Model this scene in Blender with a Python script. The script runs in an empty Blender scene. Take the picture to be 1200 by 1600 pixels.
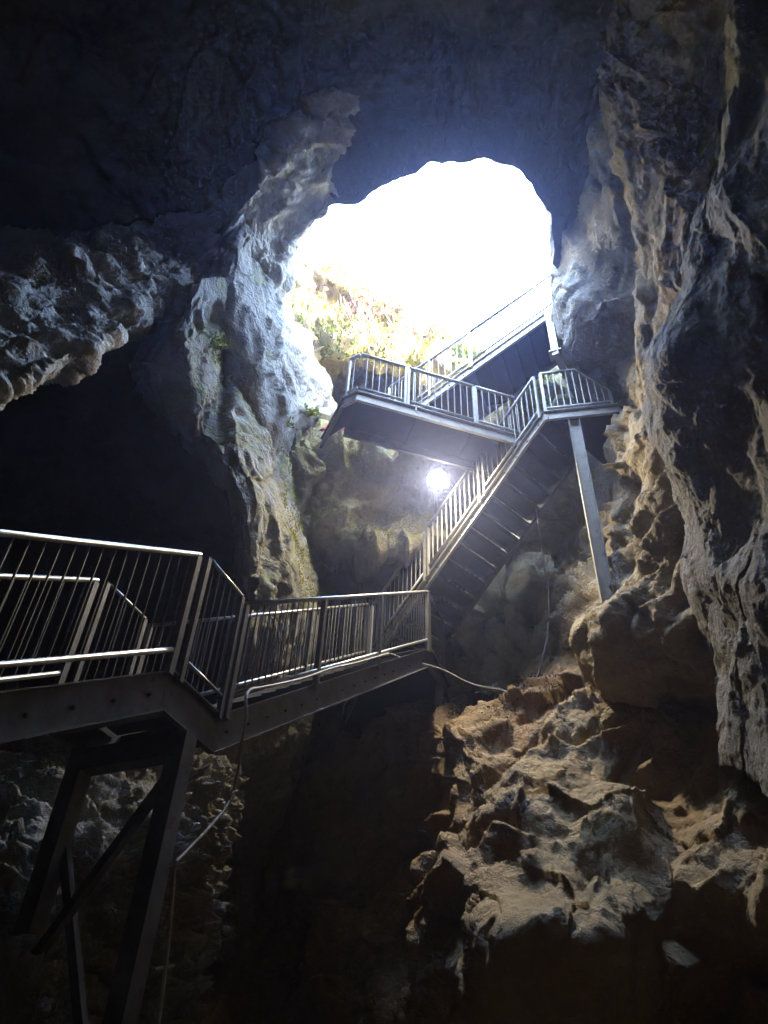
import bpy, bmesh, math, random
import numpy as np
from mathutils import Matrix, Vector
random.seed(4); RNG = np.random.default_rng(7)
C = bpy.context.scene.collection
SC = bpy.context.scene

# ------------------------------------------------------------------ camera
FPX = 1244.0; PITCH = math.radians(42.8); ROLL = math.radians(2.9)
FW = np.array([0, math.cos(PITCH), math.sin(PITCH)])
_u0 = np.array([0, -math.sin(PITCH), math.cos(PITCH)]); _r0 = np.array([1., 0, 0])
RT = _r0*math.cos(ROLL) + _u0*math.sin(ROLL); UP = -_r0*math.sin(ROLL) + _u0*math.cos(ROLL)
cam = bpy.data.cameras.new('camera'); co = bpy.data.objects.new('camera', cam); C.objects.link(co)
cam.sensor_fit = 'VERTICAL'; cam.sensor_height = 24; cam.lens = 24*FPX/1600; cam.clip_end = 500; cam.clip_start = .05
m = Matrix.Identity(4)
for i in range(3): m[i][0] = RT[i]; m[i][1] = UP[i]; m[i][2] = -FW[i]
co.matrix_world = m; SC.camera = co

# ------------------------------------------------------------------ sky, sun, exposure
SUN_AZ, SUN_EL = 168.0, 22.0       # compass azimuth from +Y towards +X
w = bpy.data.worlds.new('World'); SC.world = w; w.use_nodes = True
nt = w.node_tree; bg = nt.nodes['Background']
sky = nt.nodes.new('ShaderNodeTexSky'); sky.sky_type = 'NISHITA'; sky.sun_disc = False
sky.sun_elevation = math.radians(SUN_EL); sky.sun_rotation = math.radians(SUN_AZ); sky.dust_density = .6
sky.air_density = 1.0; sky.altitude = 50
nt.links.new(sky.outputs[0], bg.inputs[0]); bg.inputs[1].default_value = 0.15
sl = bpy.data.lights.new('sun', 'SUN'); so = bpy.data.objects.new('sun', sl); C.objects.link(so)
sl.energy = 1.1; sl.angle = math.radians(3); sl.color = (1, .95, .86)
sd = Vector((math.sin(math.radians(SUN_AZ))*math.cos(math.radians(SUN_EL)), math.cos(math.radians(SUN_AZ))*math.cos(math.radians(SUN_EL)), math.sin(math.radians(SUN_EL))))
so.rotation_euler = sd.to_track_quat('Z', 'Y').to_euler(); so.location = sd*60
SC.view_settings.view_transform = 'Standard'; SC.view_settings.look = 'None'; SC.view_settings.gamma = 1
SC.view_settings.exposure = 6.9
SC.view_settings.use_white_balance = True; SC.view_settings.white_balance_temperature = 7600   # phone's cool white balance
SC.render.engine = 'CYCLES'
cy = SC.cycles; cy.max_bounces = 8; cy.diffuse_bounces = 5; cy.glossy_bounces = 3; cy.transmission_bounces = 2
cy.use_denoising = True; cy.sample_clamp_indirect = 6; cy.caustics_reflective = False; cy.caustics_refractive = False

# ------------------------------------------------------------------ geometry helpers
def ray(x, y): return FW + RT*((x-600)/FPX) - UP*((y-800)/FPX)
def at(x, y, t): return ray(x, y)*t
def atz(px, z): r = ray(*px); return r*z/r[2]
def D(a, e=0):
    a = math.radians(a); e = math.radians(e)
    return np.array([math.sin(a)*math.cos(e), math.cos(a)*math.cos(e), math.sin(e)])
def along(P, d, px):
    r = ray(*px); t, s = np.linalg.lstsq(np.stack([d, -r], 1), -P, rcond=None)[0]; return P+t*d
def V(*a): return np.array(a, float)
ZZ = V(0, 0, 1)

# gradient noise in numpy
_perm = np.random.default_rng(11).permutation(4096).astype(np.int64)
_grad = np.random.default_rng(12).normal(size=(4096, 3)); _grad /= np.linalg.norm(_grad, axis=1)[:, None]
def _h(ix, iy, iz): return _perm[(ix + _perm[(iy + _perm[iz & 4095]) & 4095]) & 4095]
def noise(p):
    i = np.floor(p).astype(np.int64); f = p-i; u = f*f*f*(f*(f*6-15)+10)
    out = 0
    for dx in (0, 1):
        wx = u[:, 0] if dx else 1-u[:, 0]
        for dy in (0, 1):
            wy = u[:, 1] if dy else 1-u[:, 1]
            for dz in (0, 1):
                wz = u[:, 2] if dz else 1-u[:, 2]
                g = _grad[_h(i[:, 0]+dx, i[:, 1]+dy, i[:, 2]+dz)]
                out = out + wx*wy*wz*(g[:, 0]*(f[:, 0]-dx)+g[:, 1]*(f[:, 1]-dy)+g[:, 2]*(f[:, 2]-dz))
    return out*1.5
def fbm(p, oct=4, gain=.5, lac=2.03):
    s = 0; a = 1
    for k in range(oct): s = s + a*noise(p+k*17.3); a *= gain; p = p*lac
    return s
def ridged(p, oct=3, gain=.5):
    s = 0; a = 1
    for k in range(oct): s = s + a*(1-2*np.abs(noise(p+k*9.1))); a *= gain; p = p*2.1
    return s
def billow(p, oct=3, gain=.5):
    s = 0; a = 1
    for k in range(oct): s = s + a*(2*np.abs(noise(p+k*5.7))); a *= gain; p = p*2.07
    return s
def worley(p):
    i = np.floor(p).astype(np.int64); b1 = np.full(len(p), 9.); b2 = np.full(len(p), 9.); idn = np.zeros(len(p), np.int64)
    for dx in (-1, 0, 1):
        for dy in (-1, 0, 1):
            for dz in (-1, 0, 1):
                h = _h(i[:, 0]+dx, i[:, 1]+dy, i[:, 2]+dz)
                q = i+[dx, dy, dz]+.5+.45*_grad[h]*1.2
                d = np.sqrt(((p-q)**2).sum(1)); c = d < b1
                b2 = np.where(c, b1, np.minimum(b2, d)); b1 = np.where(c, d, b1); idn = np.where(c, h, idn)
    return b1, b2, idn

def facets(p, oct=3, gain=.5):
    # random plane per cell: angular, chipped rock
    s = 0; a = 1.
    for k in range(oct):
        i = np.floor(p).astype(np.int64); b1 = np.full(len(p), 9.); val = np.zeros(len(p))
        for dx in (-1, 0, 1):
            for dy in (-1, 0, 1):
                for dz in (-1, 0, 1):
                    h = _h(i[:, 0]+dx, i[:, 1]+dy, i[:, 2]+dz); q = i+[dx, dy, dz]+.5+.5*_grad[h]; e = p-q
                    d = (e**2).sum(1); c = d < b1; g = _grad[(h*7+3) & 4095]
                    b1 = np.where(c, d, b1); val = np.where(c, (e*g).sum(1)*1.1+((h % 11)/11.-.5)*.5, val)
        s = s+a*val; a *= gain; p = p*2.2+11.3
    return s
def mesh_obj(name, verts, faces, mat, parent=None, smooth=False, loc=None):
    me = bpy.data.meshes.new(name); v = np.asarray(verts, float)
    root = parent
    off = V(0, 0, 0)
    while root is not None:
        off = off+np.array(root.location); root = root.parent
    if loc is not None: v = v-np.asarray(loc)
    else: v = v-off
    me.from_pydata([tuple(q) for q in v], [], [tuple(f) for f in faces]); me.update()
    bm = bmesh.new(); bm.from_mesh(me); bmesh.ops.recalc_face_normals(bm, faces=bm.faces); bm.to_mesh(me); bm.free()
    if smooth: me.polygons.foreach_set('use_smooth', [True]*len(me.polygons))
    me.materials.append(mat)
    o = bpy.data.objects.new(name, me); C.objects.link(o)
    if parent is not None:
        o.parent = parent
        if loc is not None: o.location = tuple(np.asarray(loc)-off)
    elif loc is not None: o.location = tuple(loc)
    return o
def thing(name, label, cat, loc, group=None):
    o = bpy.data.objects.new(name, None); C.objects.link(o); o.location = tuple(loc); o.empty_display_size = .2
    o['label'] = label; o['category'] = cat
    if group: o['group'] = group
    return o
def tag(o, label, cat, group=None, kind=None):
    if label: o['label'] = label
    if cat: o['category'] = cat
    if group: o['group'] = group
    if kind: o['kind'] = kind
    return o
class MB:
    def __init__(s): s.v = []; s.f = []
    def add(s, v, f):
        n = len(s.v); s.v += [tuple(q) for q in v]; s.f += [tuple(i+n for i in q) for q in f]; return s
    def bar(s, a, b, w, h, up=ZZ, side=None):
        """box from a to b: width w sideways, height h along 'up' (centred)"""
        a = np.asarray(a, float); b = np.asarray(b, float); d = b-a; d /= np.linalg.norm(d)
        if side is None:
            side = np.cross(d, up)
            if np.linalg.norm(side) < 1e-4: side = np.cross(d, V(0, 1, 0))
        side = side/np.linalg.norm(side); u = np.cross(side, d)
        v = [p+side*sx*w/2+u*sy*h/2 for p in (a, b) for sx, sy in ((-1, -1), (1, -1), (1, 1), (-1, 1))]
        return s.add(v, [(0, 3, 2, 1), (4, 5, 6, 7), (0, 1, 5, 4), (1, 2, 6, 5), (2, 3, 7, 6), (3, 0, 4, 7)])
    def prism(s, pts, ext):
        """closed polygon pts extruded by vector ext"""
        n = len(pts); p = [np.asarray(q, float) for q in pts]; q = [a+ext for a in p]
        return s.add(p+q, [tuple(range(n))[::-1], tuple(range(n, 2*n))]+[(i, (i+1) % n, n+(i+1) % n, n+i) for i in range(n)])
    def tube(s, pts, r, n=10, cap=True):
        pts = [np.asarray(p, float) for p in pts]; R = r if isinstance(r, (list, tuple, np.ndarray)) else [r]*len(pts)
        vs = []; fs = []; prev = None
        for k, p in enumerate(pts):
            d = (pts[min(k+1, len(pts)-1)]-pts[max(k-1, 0)]); d = d/np.linalg.norm(d)
            if prev is None:
                a = np.cross(d, ZZ)
                if np.linalg.norm(a) < .05: a = np.cross(d, V(1, 0, 0))
            else: a = prev-d*(prev@d)
            a /= np.linalg.norm(a); prev = a; b = np.cross(d, a)
            vs += [p+R[k]*(a*math.cos(2*math.pi*j/n)+b*math.sin(2*math.pi*j/n)) for j in range(n)]
        for k in range(len(pts)-1):
            for j in range(n): fs.append((k*n+j, k*n+(j+1) % n, (k+1)*n+(j+1) % n, (k+1)*n+j))
        if cap: fs += [tuple(range(n))[::-1], tuple(range((len(pts)-1)*n, len(pts)*n))]
        return s.add(vs, fs)
    def build(s, name, mat, parent=None, smooth=False, loc=None): return mesh_obj(name, s.v, s.f, mat, parent, smooth, loc)

# ------------------------------------------------------------------ materials
def newmat(name):
    m_ = bpy.data.materials.new(name); m_.use_nodes = True; return m_, m_.node_tree.nodes, m_.node_tree.links, m_.node_tree.nodes['Principled BSDF']
def rock_mat(name, c_dark, c_light, tint, moss=None, moss_amt=0.0, rough=.85, scale=1.0, wet=0.0, bump=1.0, tint_amt=.5):
    m_, N, L, P = newmat(name)
    tc = N.new('ShaderNodeTexCoord')
    def no(s, det=8, r=.6, dist=0.0, vec=None):
        n = N.new('ShaderNodeTexNoise'); n.inputs['Scale'].default_value = s; n.inputs['Detail'].default_value = det
        n.inputs['Roughness'].default_value = r; n.inputs['Distortion'].default_value = dist
        L.new(vec or tc.outputs['Object'], n.inputs['Vector']); return n
    def ramp(src, a, b):
        r = N.new('ShaderNodeMapRange'); r.inputs['From Min'].default_value = a; r.inputs['From Max'].default_value = b
        L.new(src, r.inputs['Value']); return r.outputs['Result']
    def mix(f, a, b):
        x = N.new('ShaderNodeMix'); x.data_type = 'RGBA'
        if isinstance(f, float): x.inputs[0].default_value = f
        else: L.new(f, x.inputs[0])
        for s_, k in ((a, 6), (b, 7)):
            if isinstance(s_, tuple): x.inputs[k].default_value = (*s_, 1)
            else: L.new(s_, x.inputs[k])
        return x.outputs[2]
    def mul(a, b, op='MULTIPLY'):
        x = N.new('ShaderNodeMath'); x.operation = op
        for k, s_ in enumerate((a, b)):
            if isinstance(s_, float): x.inputs[k].default_value = s_
            else: L.new(s_, x.inputs[k])
        return x.outputs[0]
    mp = N.new('ShaderNodeMapping'); mp.inputs['Scale'].default_value = (1, 1, .28); L.new(tc.outputs['Object'], mp.inputs['Vector'])
    n1 = no(1.3*scale, 9, .65, .4); n2 = no(.45*scale, 5, .55, .6); n3 = no(3.5*scale, 10, .7, .2, mp.outputs[0]); n4 = no(16*scale, 8, .7)
    base = mix(ramp(n1.outputs['Fac'], .32, .68), c_dark, c_light)
    base = mix(mul(ramp(n2.outputs['Fac'], .45, .66), float(tint_amt)), base, tint)
    # vertical drip stains and small dark lichen specks
    base = mix(mul(ramp(n3.outputs['Fac'], .55, .75), .45), base, tuple(c*.45 for c in c_dark))
    base = mix(mul(ramp(n4.outputs['Fac'], .56, .72), .5), base, tuple(min(1, c*1.35) for c in c_light))
    if moss:
        g = N.new('ShaderNodeNewGeometry'); sx = N.new('ShaderNodeSeparateXYZ'); L.new(g.outputs['Normal'], sx.inputs[0])
        nm = no(2.2, 8, .7, .3); k = mul(ramp(nm.outputs['Fac'], .62-.3*moss_amt, .74-.3*moss_amt), ramp(sx.outputs['Z'], -.5, .55))
        nm2 = no(9, 4, .6); mossc = mix(ramp(nm2.outputs['Fac'], .35, .7), moss, (moss[0]*1.8, moss[1]*1.5, moss[2]*1.1))
        base = mix(mul(k, .9), base, mossc)
    L.new(base, P.inputs['Base Color'])
    rr = ramp(n1.outputs['Fac'], .3, .7); rn = N.new('ShaderNodeMapRange'); rn.inputs['To Min'].default_value = rough-.12-wet; rn.inputs['To Max'].default_value = rough
    L.new(rr, rn.inputs['Value']); L.new(rn.outputs['Result'], P.inputs['Roughness']); P.inputs['Specular IOR Level'].default_value = .3+wet
    # relief: lumps, pits, cracks, grain
    vo = N.new('ShaderNodeTexVoronoi'); vo.feature = 'DISTANCE_TO_EDGE'; vo.inputs['Scale'].default_value = 3.0*scale
    wv = no(2.0, 4, .6); wm = N.new('ShaderNodeVectorMath'); wm.operation = 'MULTIPLY_ADD'; L.new(wv.outputs['Color'], wm.inputs[0]); wm.inputs[1].default_value = (.7, .7, .7); L.new(tc.outputs['Object'], wm.inputs[2])
    L.new(wm.outputs[0], vo.inputs['Vector'])
    crack = ramp(vo.outputs['Distance'], 0, .05)
    vp = N.new('ShaderNodeTexVoronoi'); vp.inputs['Scale'].default_value = 9*scale; L.new(wm.outputs[0], vp.inputs['Vector'])
    pit = ramp(vp.outputs['Distance'], .1, .5)
    nb = no(7*scale, 12, .72); nb2 = no(45*scale, 6, .7)
    h = mul(mul(nb.outputs['Fac'], .075), mul(nb2.outputs['Fac'], .02), 'ADD')
    h = mul(h, mul(crack, .006), 'ADD'); h = mul(h, mul(pit, .02), 'ADD')
    bp = N.new('ShaderNodeBump'); bp.inputs['Strength'].default_value = .9*bump; bp.inputs['Distance'].default_value = 1.0
    L.new(h, bp.inputs['Height']); L.new(bp.outputs['Normal'], P.inputs['Normal'])
    return m_
def plain(name, col, rough=.6, metal=0.0, var=.25, scale=6, bump=.002, spec=.5, rust=None):
    m_, N, L, P = newmat(name)
    tc = N.new('ShaderNodeTexCoord'); n = N.new('ShaderNodeTexNoise'); n.inputs['Scale'].default_value = scale; n.inputs['Detail'].default_value = 8; n.inputs['Roughness'].default_value = .65
    L.new(tc.outputs['Object'], n.inputs['Vector'])
    x = N.new('ShaderNodeMix'); x.data_type = 'RGBA'; x.inputs[6].default_value = (*[c*(1-var) for c in col], 1); x.inputs[7].default_value = (*[min(1, c*(1+var)) for c in col], 1)
    r = N.new('ShaderNodeMapRange'); r.inputs[1].default_value = .3; r.inputs[2].default_value = .7; L.new(n.outputs['Fac'], r.inputs[0]); L.new(r.outputs[0], x.inputs[0])
    out = x.outputs[2]
    if rust:
        n2 = N.new('ShaderNodeTexNoise'); n2.inputs['Scale'].default_value = scale*1.7; n2.inputs['Detail'].default_value = 10; n2.inputs['Roughness'].default_value = .75; L.new(tc.outputs['Object'], n2.inputs['Vector'])
        r2 = N.new('ShaderNodeMapRange'); r2.inputs[1].default_value = .55; r2.inputs[2].default_value = .68; L.new(n2.outputs['Fac'], r2.inputs[0])
        y = N.new('ShaderNodeMix'); y.data_type = 'RGBA'; L.new(r2.outputs[0], y.inputs[0]); L.new(out, y.inputs[6]); y.inputs[7].default_value = (*rust, 1); out = y.outputs[2]
    L.new(out, P.inputs['Base Color']); P.inputs['Metallic'].default_value = metal; P.inputs['Specular IOR Level'].default_value = spec
    rr = N.new('ShaderNodeMapRange'); rr.inputs[3].default_value = max(.05, rough-.12); rr.inputs[4].default_value = min(1, rough+.12); L.new(n.outputs['Fac'], rr.inputs[0]); L.new(rr.outputs[0], P.inputs['Roughness'])
    if bump:
        b = N.new('ShaderNodeBump'); b.inputs['Distance'].default_value = bump; n3 = N.new('ShaderNodeTexNoise'); n3.inputs['Scale'].default_value = scale*8; L.new(tc.outputs['Object'], n3.inputs['Vector'])
        L.new(n3.outputs['Fac'], b.inputs['Height']); L.new(b.outputs[0], P.inputs['Normal'])
    return m_
GREY = ((.2, .2, .2), (.45, .44, .42))
M = {}
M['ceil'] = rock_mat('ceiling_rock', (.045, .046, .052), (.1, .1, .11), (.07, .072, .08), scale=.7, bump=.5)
M['left'] = rock_mat('pale_limestone', *GREY, (.33, .3, .24), moss=(.13, .14, .015), moss_amt=.34)
M['pale'] = rock_mat('white_limestone', (.34, .335, .33), (.64, .625, .6), (.46, .44, .4))
M['moss'] = rock_mat('mossy_pillar_rock', *GREY, (.33, .3, .24), moss=(.15, .16, .012), moss_amt=.62)
M['back'] = rock_mat('mossy_limestone', (.2, .19, .12), (.48, .43, .28), (.34, .24, .13), moss=(.15, .17, .03), moss_amt=.7)
M['veg'] = rock_mat('overgrown_rock', (.3, .27, .15), (.6, .55, .36), (.38, .28, .15), moss=(.25, .3, .04), moss_amt=1.0)
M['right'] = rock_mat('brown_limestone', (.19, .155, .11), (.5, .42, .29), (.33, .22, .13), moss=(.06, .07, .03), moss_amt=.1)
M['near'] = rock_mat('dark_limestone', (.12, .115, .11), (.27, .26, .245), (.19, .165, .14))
M['slope'] = rock_mat('ochre_clay_rock', (.2, .14, .07), (.45, .335, .17), (.32, .18, .08), wet=.25, rough=.75, tint_amt=.7)
M['pile'] = rock_mat('green_boulder_rock', (.27, .29, .24), (.54, .56, .47), (.42, .42, .28), moss=(.09, .11, .04), moss_amt=.35)
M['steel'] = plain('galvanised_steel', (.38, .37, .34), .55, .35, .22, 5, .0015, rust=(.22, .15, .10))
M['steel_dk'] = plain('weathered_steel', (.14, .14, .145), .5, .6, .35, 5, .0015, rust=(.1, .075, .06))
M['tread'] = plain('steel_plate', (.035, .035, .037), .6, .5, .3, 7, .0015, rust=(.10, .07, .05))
M['rail'] = plain('galvanised_pipe', (.42, .42, .42), .35, .8, .15, 8, .0008)
M['cable'] = plain('grey_cable', (.3, .29, .27), .55, 0, .2, 12, .001)

# ------------------------------------------------------------------ rock surfaces
def cr(P, n):
    """Catmull-Rom resample of P (k, m, 3) along axis 0 to n samples"""
    k = P.shape[0]; t = np.linspace(0, k-1, n); i = np.clip(np.floor(t).astype(int), 0, k-2); f = (t-i)[:, None, None]
    g = lambda j: P[np.clip(j, 0, k-1)]
    p0 = g(i-1); p1 = g(i); p2 = g(i+1); p3 = g(i+2)
    p0 = np.where((i == 0)[:, None, None], 2*p1-p2, p0); p3 = np.where((i == k-2)[:, None, None], 2*p2-p1, p3)
    return .5*((2*p1)+(-p0+p2)*f+(2*p0-5*p1+4*p2-p3)*f*f+(-p0+3*p1-3*p2+p3)*f**3)
def grid_normals(G):
    du = np.gradient(G, axis=0); dv = np.gradient(G, axis=1); n = np.cross(du, dv)
    return n/(np.linalg.norm(n, axis=2)[..., None]+1e-9)
def relief(p, st):
    """metres of displacement for world points p under style dict st"""
    q = p*st.get('freq', 1.0)
    q = q*np.array(st.get('aniso', (1, 1, 1)))
    wv = np.stack([fbm(q*.7+31, 2), fbm(q*.7+57, 2), fbm(q*.7+83, 2)], 1)
    qw = q+wv*st.get('warp', .35)
    d = st.get('big', .3)*fbm(qw*.45, 3)
    if st.get('lump'): d = d+st['lump']*(billow(qw*.8+5, 3)-.5)
    if st.get('ridge'): d = d+st['ridge']*(ridged(qw*1.1+9, 4)-.6)
    if st.get('bed'):
        b = np.array(st.get('beddir', (0.15, .1, 1.0))); s = (p@b)*st.get('bedfreq', 2.2)+fbm(p*.6, 3)*1.4
        fr = s-np.floor(s); saw = np.where(fr < .8, fr/.8, (1-fr)/.2); d = d+st['bed']*(saw-.5)*(.4+.6*np.clip(.5+noise(p*.9+3)*1.2, 0, 1))
    if st.get('pocket'):
        f1, f2, h = worley(qw*st.get('pfreq', 1.6)+4); on = (h % 7) < st.get('pn', 3)
        d = d-st['pocket']*np.where(on, np.clip(1-f1/.5, 0, 1)**.7, 0)
        f1, f2, h = worley(qw*st.get('pfreq', 1.6)*3.1+14); on = (h % 7) < 3
        d = d-.25*st['pocket']*np.where(on, np.clip(1-f1/.45, 0, 1), 0)
    if st.get('facet'): d = d+st['facet']*facets(qw*st.get('ffreq', 1.3)+20, st.get('foct', 3), .42)
    if st.get('block'):
        f1, f2, h = worley(qw*st.get('bfreq', 1.0)+40); e = np.clip((f2-f1)/.16, 0, 1); d = d+st['block']*(e-1)+st['block']*.9*((h % 13)/13.-.5)*e
        f1, f2, h = worley(qw*st.get('bfreq', 1.0)*2.6+70); e = np.clip((f2-f1)/.2, 0, 1); d = d+.3*st['block']*(e-1)+.3*st['block']*((h % 13)/13.-.5)*e
    d = d+st.get('fine', .05)*fbm(q*3.1+7, 5, .55)
    return d
def rock(name, rows, mat, st, px_step=4.0, kind='structure', flip=False, world=False, skirt=2.5, sub=1.0):
    G = np.array([[at(*c) if not world else np.array(c, float) for c in r] for r in rows])
    # length estimate in pixels for the sampling
    if world: nu, nv = sub
    else:
        R = np.array(rows, float)[..., :2]
        nu = int(np.linalg.norm(np.diff(R, axis=0), axis=2).sum(0).max()/px_step)+2; nv = int(np.linalg.norm(np.diff(R, axis=1), axis=2).sum(1).max()/px_step)+2
        nu = min(nu, 520); nv = min(nv, 520)
    G = cr(G, nu); G = cr(G.transpose(1, 0, 2), nv).transpose(1, 0, 2)
    n = grid_normals(G)
    if np.mean((n*G).sum(2)) > 0: n = -n
    p = G.reshape(-1, 3); d = relief(p, st).reshape(nu, nv)
    G = G+n*d[..., None]
    if skirt:   # the rock goes on behind its rims: solid from the side, too
        away = G/np.linalg.norm(G, axis=2)[..., None]*skirt
        H = np.zeros((nu+2, nv+2, 3)); H[1:-1, 1:-1] = G
        H[0, 1:-1] = G[0]+away[0]; H[-1, 1:-1] = G[-1]+away[-1]; H[1:-1, 0] = G[:, 0]+away[:, 0]; H[1:-1, -1] = G[:, -1]+away[:, -1]
        for a, b, c_, e in ((0, 0, 0, 0), (0, -1, 0, -1), (-1, 0, -1, 0), (-1, -1, -1, -1)): H[a, b] = G[c_, e]+away[c_, e]
        G = H; nu += 2; nv += 2
    idx = np.arange(nu*nv).reshape(nu, nv)
    F = np.stack([idx[:-1, :-1], idx[1:, :-1], idx[1:, 1:], idx[:-1, 1:]], -1).reshape(-1, 4)
    me = bpy.data.meshes.new(name); nvv = nu*nv; nf = len(F)
    me.vertices.add(nvv); me.vertices.foreach_set('co', G.reshape(-1)); me.loops.add(nf*4); me.loops.foreach_set('vertex_index', F.reshape(-1).astype(np.int32))
    me.polygons.add(nf); me.polygons.foreach_set('loop_start', (np.arange(nf)*4).astype(np.int32)); me.polygons.foreach_set('loop_total', np.full(nf, 4, np.int32))
    me.polygons.foreach_set('use_smooth', np.ones(nf, bool)); me.update(calc_edges=True); me.validate()
    me.materials.append(mat); o = bpy.data.objects.new(name, me); C.objects.link(o); o['kind'] = kind

    return o, G

# --- envelope: the chamber itself, a closed room round the camera with one hole to the sky
lip = [(430, 600), (438, 520), (440, 450), (452, 372), (500, 328), (560, 314), (620, 288), (700, 254), (745, 246), (800, 262), (836, 300), (860, 350), (874, 420), (880, 500), (900, 580), (900, 680), (800, 740), (660, 745), (540, 720), (450, 680)]
def unit(v): return v/np.linalg.norm(v)
pole = unit(ray(680, 470)); e1 = unit(np.cross(pole, V(0, 0, 1))); e2 = np.cross(pole, e1)
la = []
for q in lip:
    r = unit(ray(*q)); la.append((math.atan2(r@e2, r@e1), math.acos(np.clip(r@pole, -1, 1))))
la.sort(); la = np.array(la); LA = np.concatenate([la-[2*math.pi, 0], la, la+[2*math.pi, 0]])
def env_r(dirs):
    c = V(-.3, 4.5, 3.5); s = V(10.5, 9.5, 8.6)          # superellipsoid room
    lo = np.zeros(len(dirs)); hi = np.full(len(dirs), 30.)
    for _ in range(40):
        mid = (lo+hi)/2; q = (dirs*mid[:, None]-c)/s; ins = (np.abs(q)**2.6).sum(1) < 1; lo = np.where(ins, mid, lo); hi = np.where(ins, hi, mid)
    return lo
nth, nph = 620, 330
th = np.linspace(-math.pi, math.pi, nth+1)[:-1]; ph0 = np.interp(th, LA[:, 0], LA[:, 1])
_c = np.stack([np.cos(th)*3, np.sin(th)*3, th*0+.5], 1); ph0 = ph0+.012*fbm(_c, 4, .42)
uu = np.linspace(0, 1, nph)[:, None]**1.5
PH = ph0[None]*(1-uu)+(math.pi-.02)*uu; TH = np.repeat(th[None], nph, 0)
dirs = np.cos(PH)[..., None]*pole+np.sin(PH)[..., None]*(np.cos(TH)[..., None]*e1+np.sin(TH)[..., None]*e2)
R = env_r(dirs.reshape(-1, 3)).reshape(nph, nth); G = dirs*R[..., None]
nrm = -dirs
st = dict(big=.5, facet=.12, fine=.05, freq=.6)
fade = np.clip((PH-ph0[None])/.25, 0, 1)**1.2; fade = .03+.97*fade
G = G+nrm*(relief(G.reshape(-1, 3), st).reshape(nph, nth)*fade)[..., None]
# roof thickness above the lip
rim = [G[0]+unit(pole)*k+(G[0]-G[0].mean(0))*j for k, j in ((1.5, 1.1), (.8, .5), (.25, .08))]
G = np.concatenate([np.array(rim), G], 0); nph += 3
idx = np.arange(nph*nth).reshape(nph, nth); nx = np.roll(idx, -1, 1)
F = np.stack([idx[:-1], nx[:-1], nx[1:], idx[1:]], -1).reshape(-1, 4)
me = bpy.data.meshes.new('cave_ceiling'); me.from_pydata([tuple(v) for v in G.reshape(-1, 3)], [], [tuple(f) for f in F.tolist()])
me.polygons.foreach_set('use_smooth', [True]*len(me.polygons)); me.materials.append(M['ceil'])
o = bpy.data.objects.new('cave_ceiling', me); C.objects.link(o); o['kind'] = 'structure'

# --- rock masses inside it: rows of (px, py, metres along the view axis) authored from the photograph, each at its own distance
def curl(row, dt, dx=0, dy=0): return [(x+dx, y+dy, t+dt) for x, y, t in row]
# left wall lit by the opening
rows = [
 [(-420, 330, 13.5), (0, 350, 14), (150, 340, 14), (290, 320, 13.4), (360, 230, 13), (430, 120, 12.8), (520, 0, 12.6)],
 [(-420, 430, 9.2), (0, 425, 9.8), (150, 405, 10.8), (300, 385, 11.6), (385, 295, 11.7), (452, 200, 11.5), (560, 60, 11.5)],
 [(-420, 530, 7.8), (0, 500, 8.6), (150, 465, 9.8), (300, 420, 11.2), (395, 360, 12), (470, 290, 12), (620, 250, 12.8)],
 [(-420, 600, 7), (0, 565, 7.8), (140, 515, 9.1), (285, 455, 10.8), (385, 405, 12.1), (440, 370, 12.6), (498, 334, 12.6)],
 [(-420, 680, 6.6), (0, 615, 7.4), (130, 562, 8.6), (245, 505, 10.4), (360, 450, 12), (430, 430, 12.8), (446, 385, 13.5)],
 [(-420, 690, 9), (0, 600, 10.6), (130, 545, 11.8), (245, 495, 12.8), (350, 470, 13.5), (425, 470, 14.5), (440, 420, 15.5)]]
rows = [[(x, y, t*a) for (x, y, t), a in zip(r, (.8, .87, .94, 1, 1, 1, 1))] for r in rows]
_,G_ = rock('cave_wall', rows, M['pale'], dict(big=.25, facet=.12, ffreq=.8, fine=.07, pocket=.1, bed=.1, bedfreq=1.1, beddir=(-.5, .2, 1)), 3.2)
# upper left wall of the shaft beside the opening (pale rock with pockets)
rows = [
 [(330, 330, 14), (370, 340, 12.9), (415, 350, 12.6), (445, 350, 12.9), (456, 360, 14.5)],
 [(300, 420, 13.5), (350, 420, 12.2), (400, 410, 12.3), (440, 420, 12.9), (452, 430, 15)],
 [(300, 490, 13), (350, 490, 12), (400, 480, 12.2), (440, 490, 12.9), (458, 500, 15)],
 [(300, 560, 13), (360, 560, 12), (420, 550, 12.3), (462, 555, 13), (492, 560, 15)],
 [(320, 620, 13), (380, 620, 12), (440, 610, 12.4), (490, 610, 13.1), (524, 605, 14.6)],
 [(340, 680, 13), (400, 680, 12), (450, 665, 12.5), (498, 652, 13.1), (534, 645, 14.4)],
 [(360, 740, 13), (410, 740, 12.4), (450, 730, 13), (480, 700, 14), (500, 690, 16)]]
rows = [[(x, y, t+a) for (x, y, t), a in zip(r, (-1, -.9, -.4, .3, .5))] for r in rows]
_, GW = rock('shaft_wall', rows, M['left'], dict(big=.25, facet=.08, fine=.045, pocket=.34, pfreq=1.3, pn=3, aniso=(1, 1, .6)), 2.6)
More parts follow.
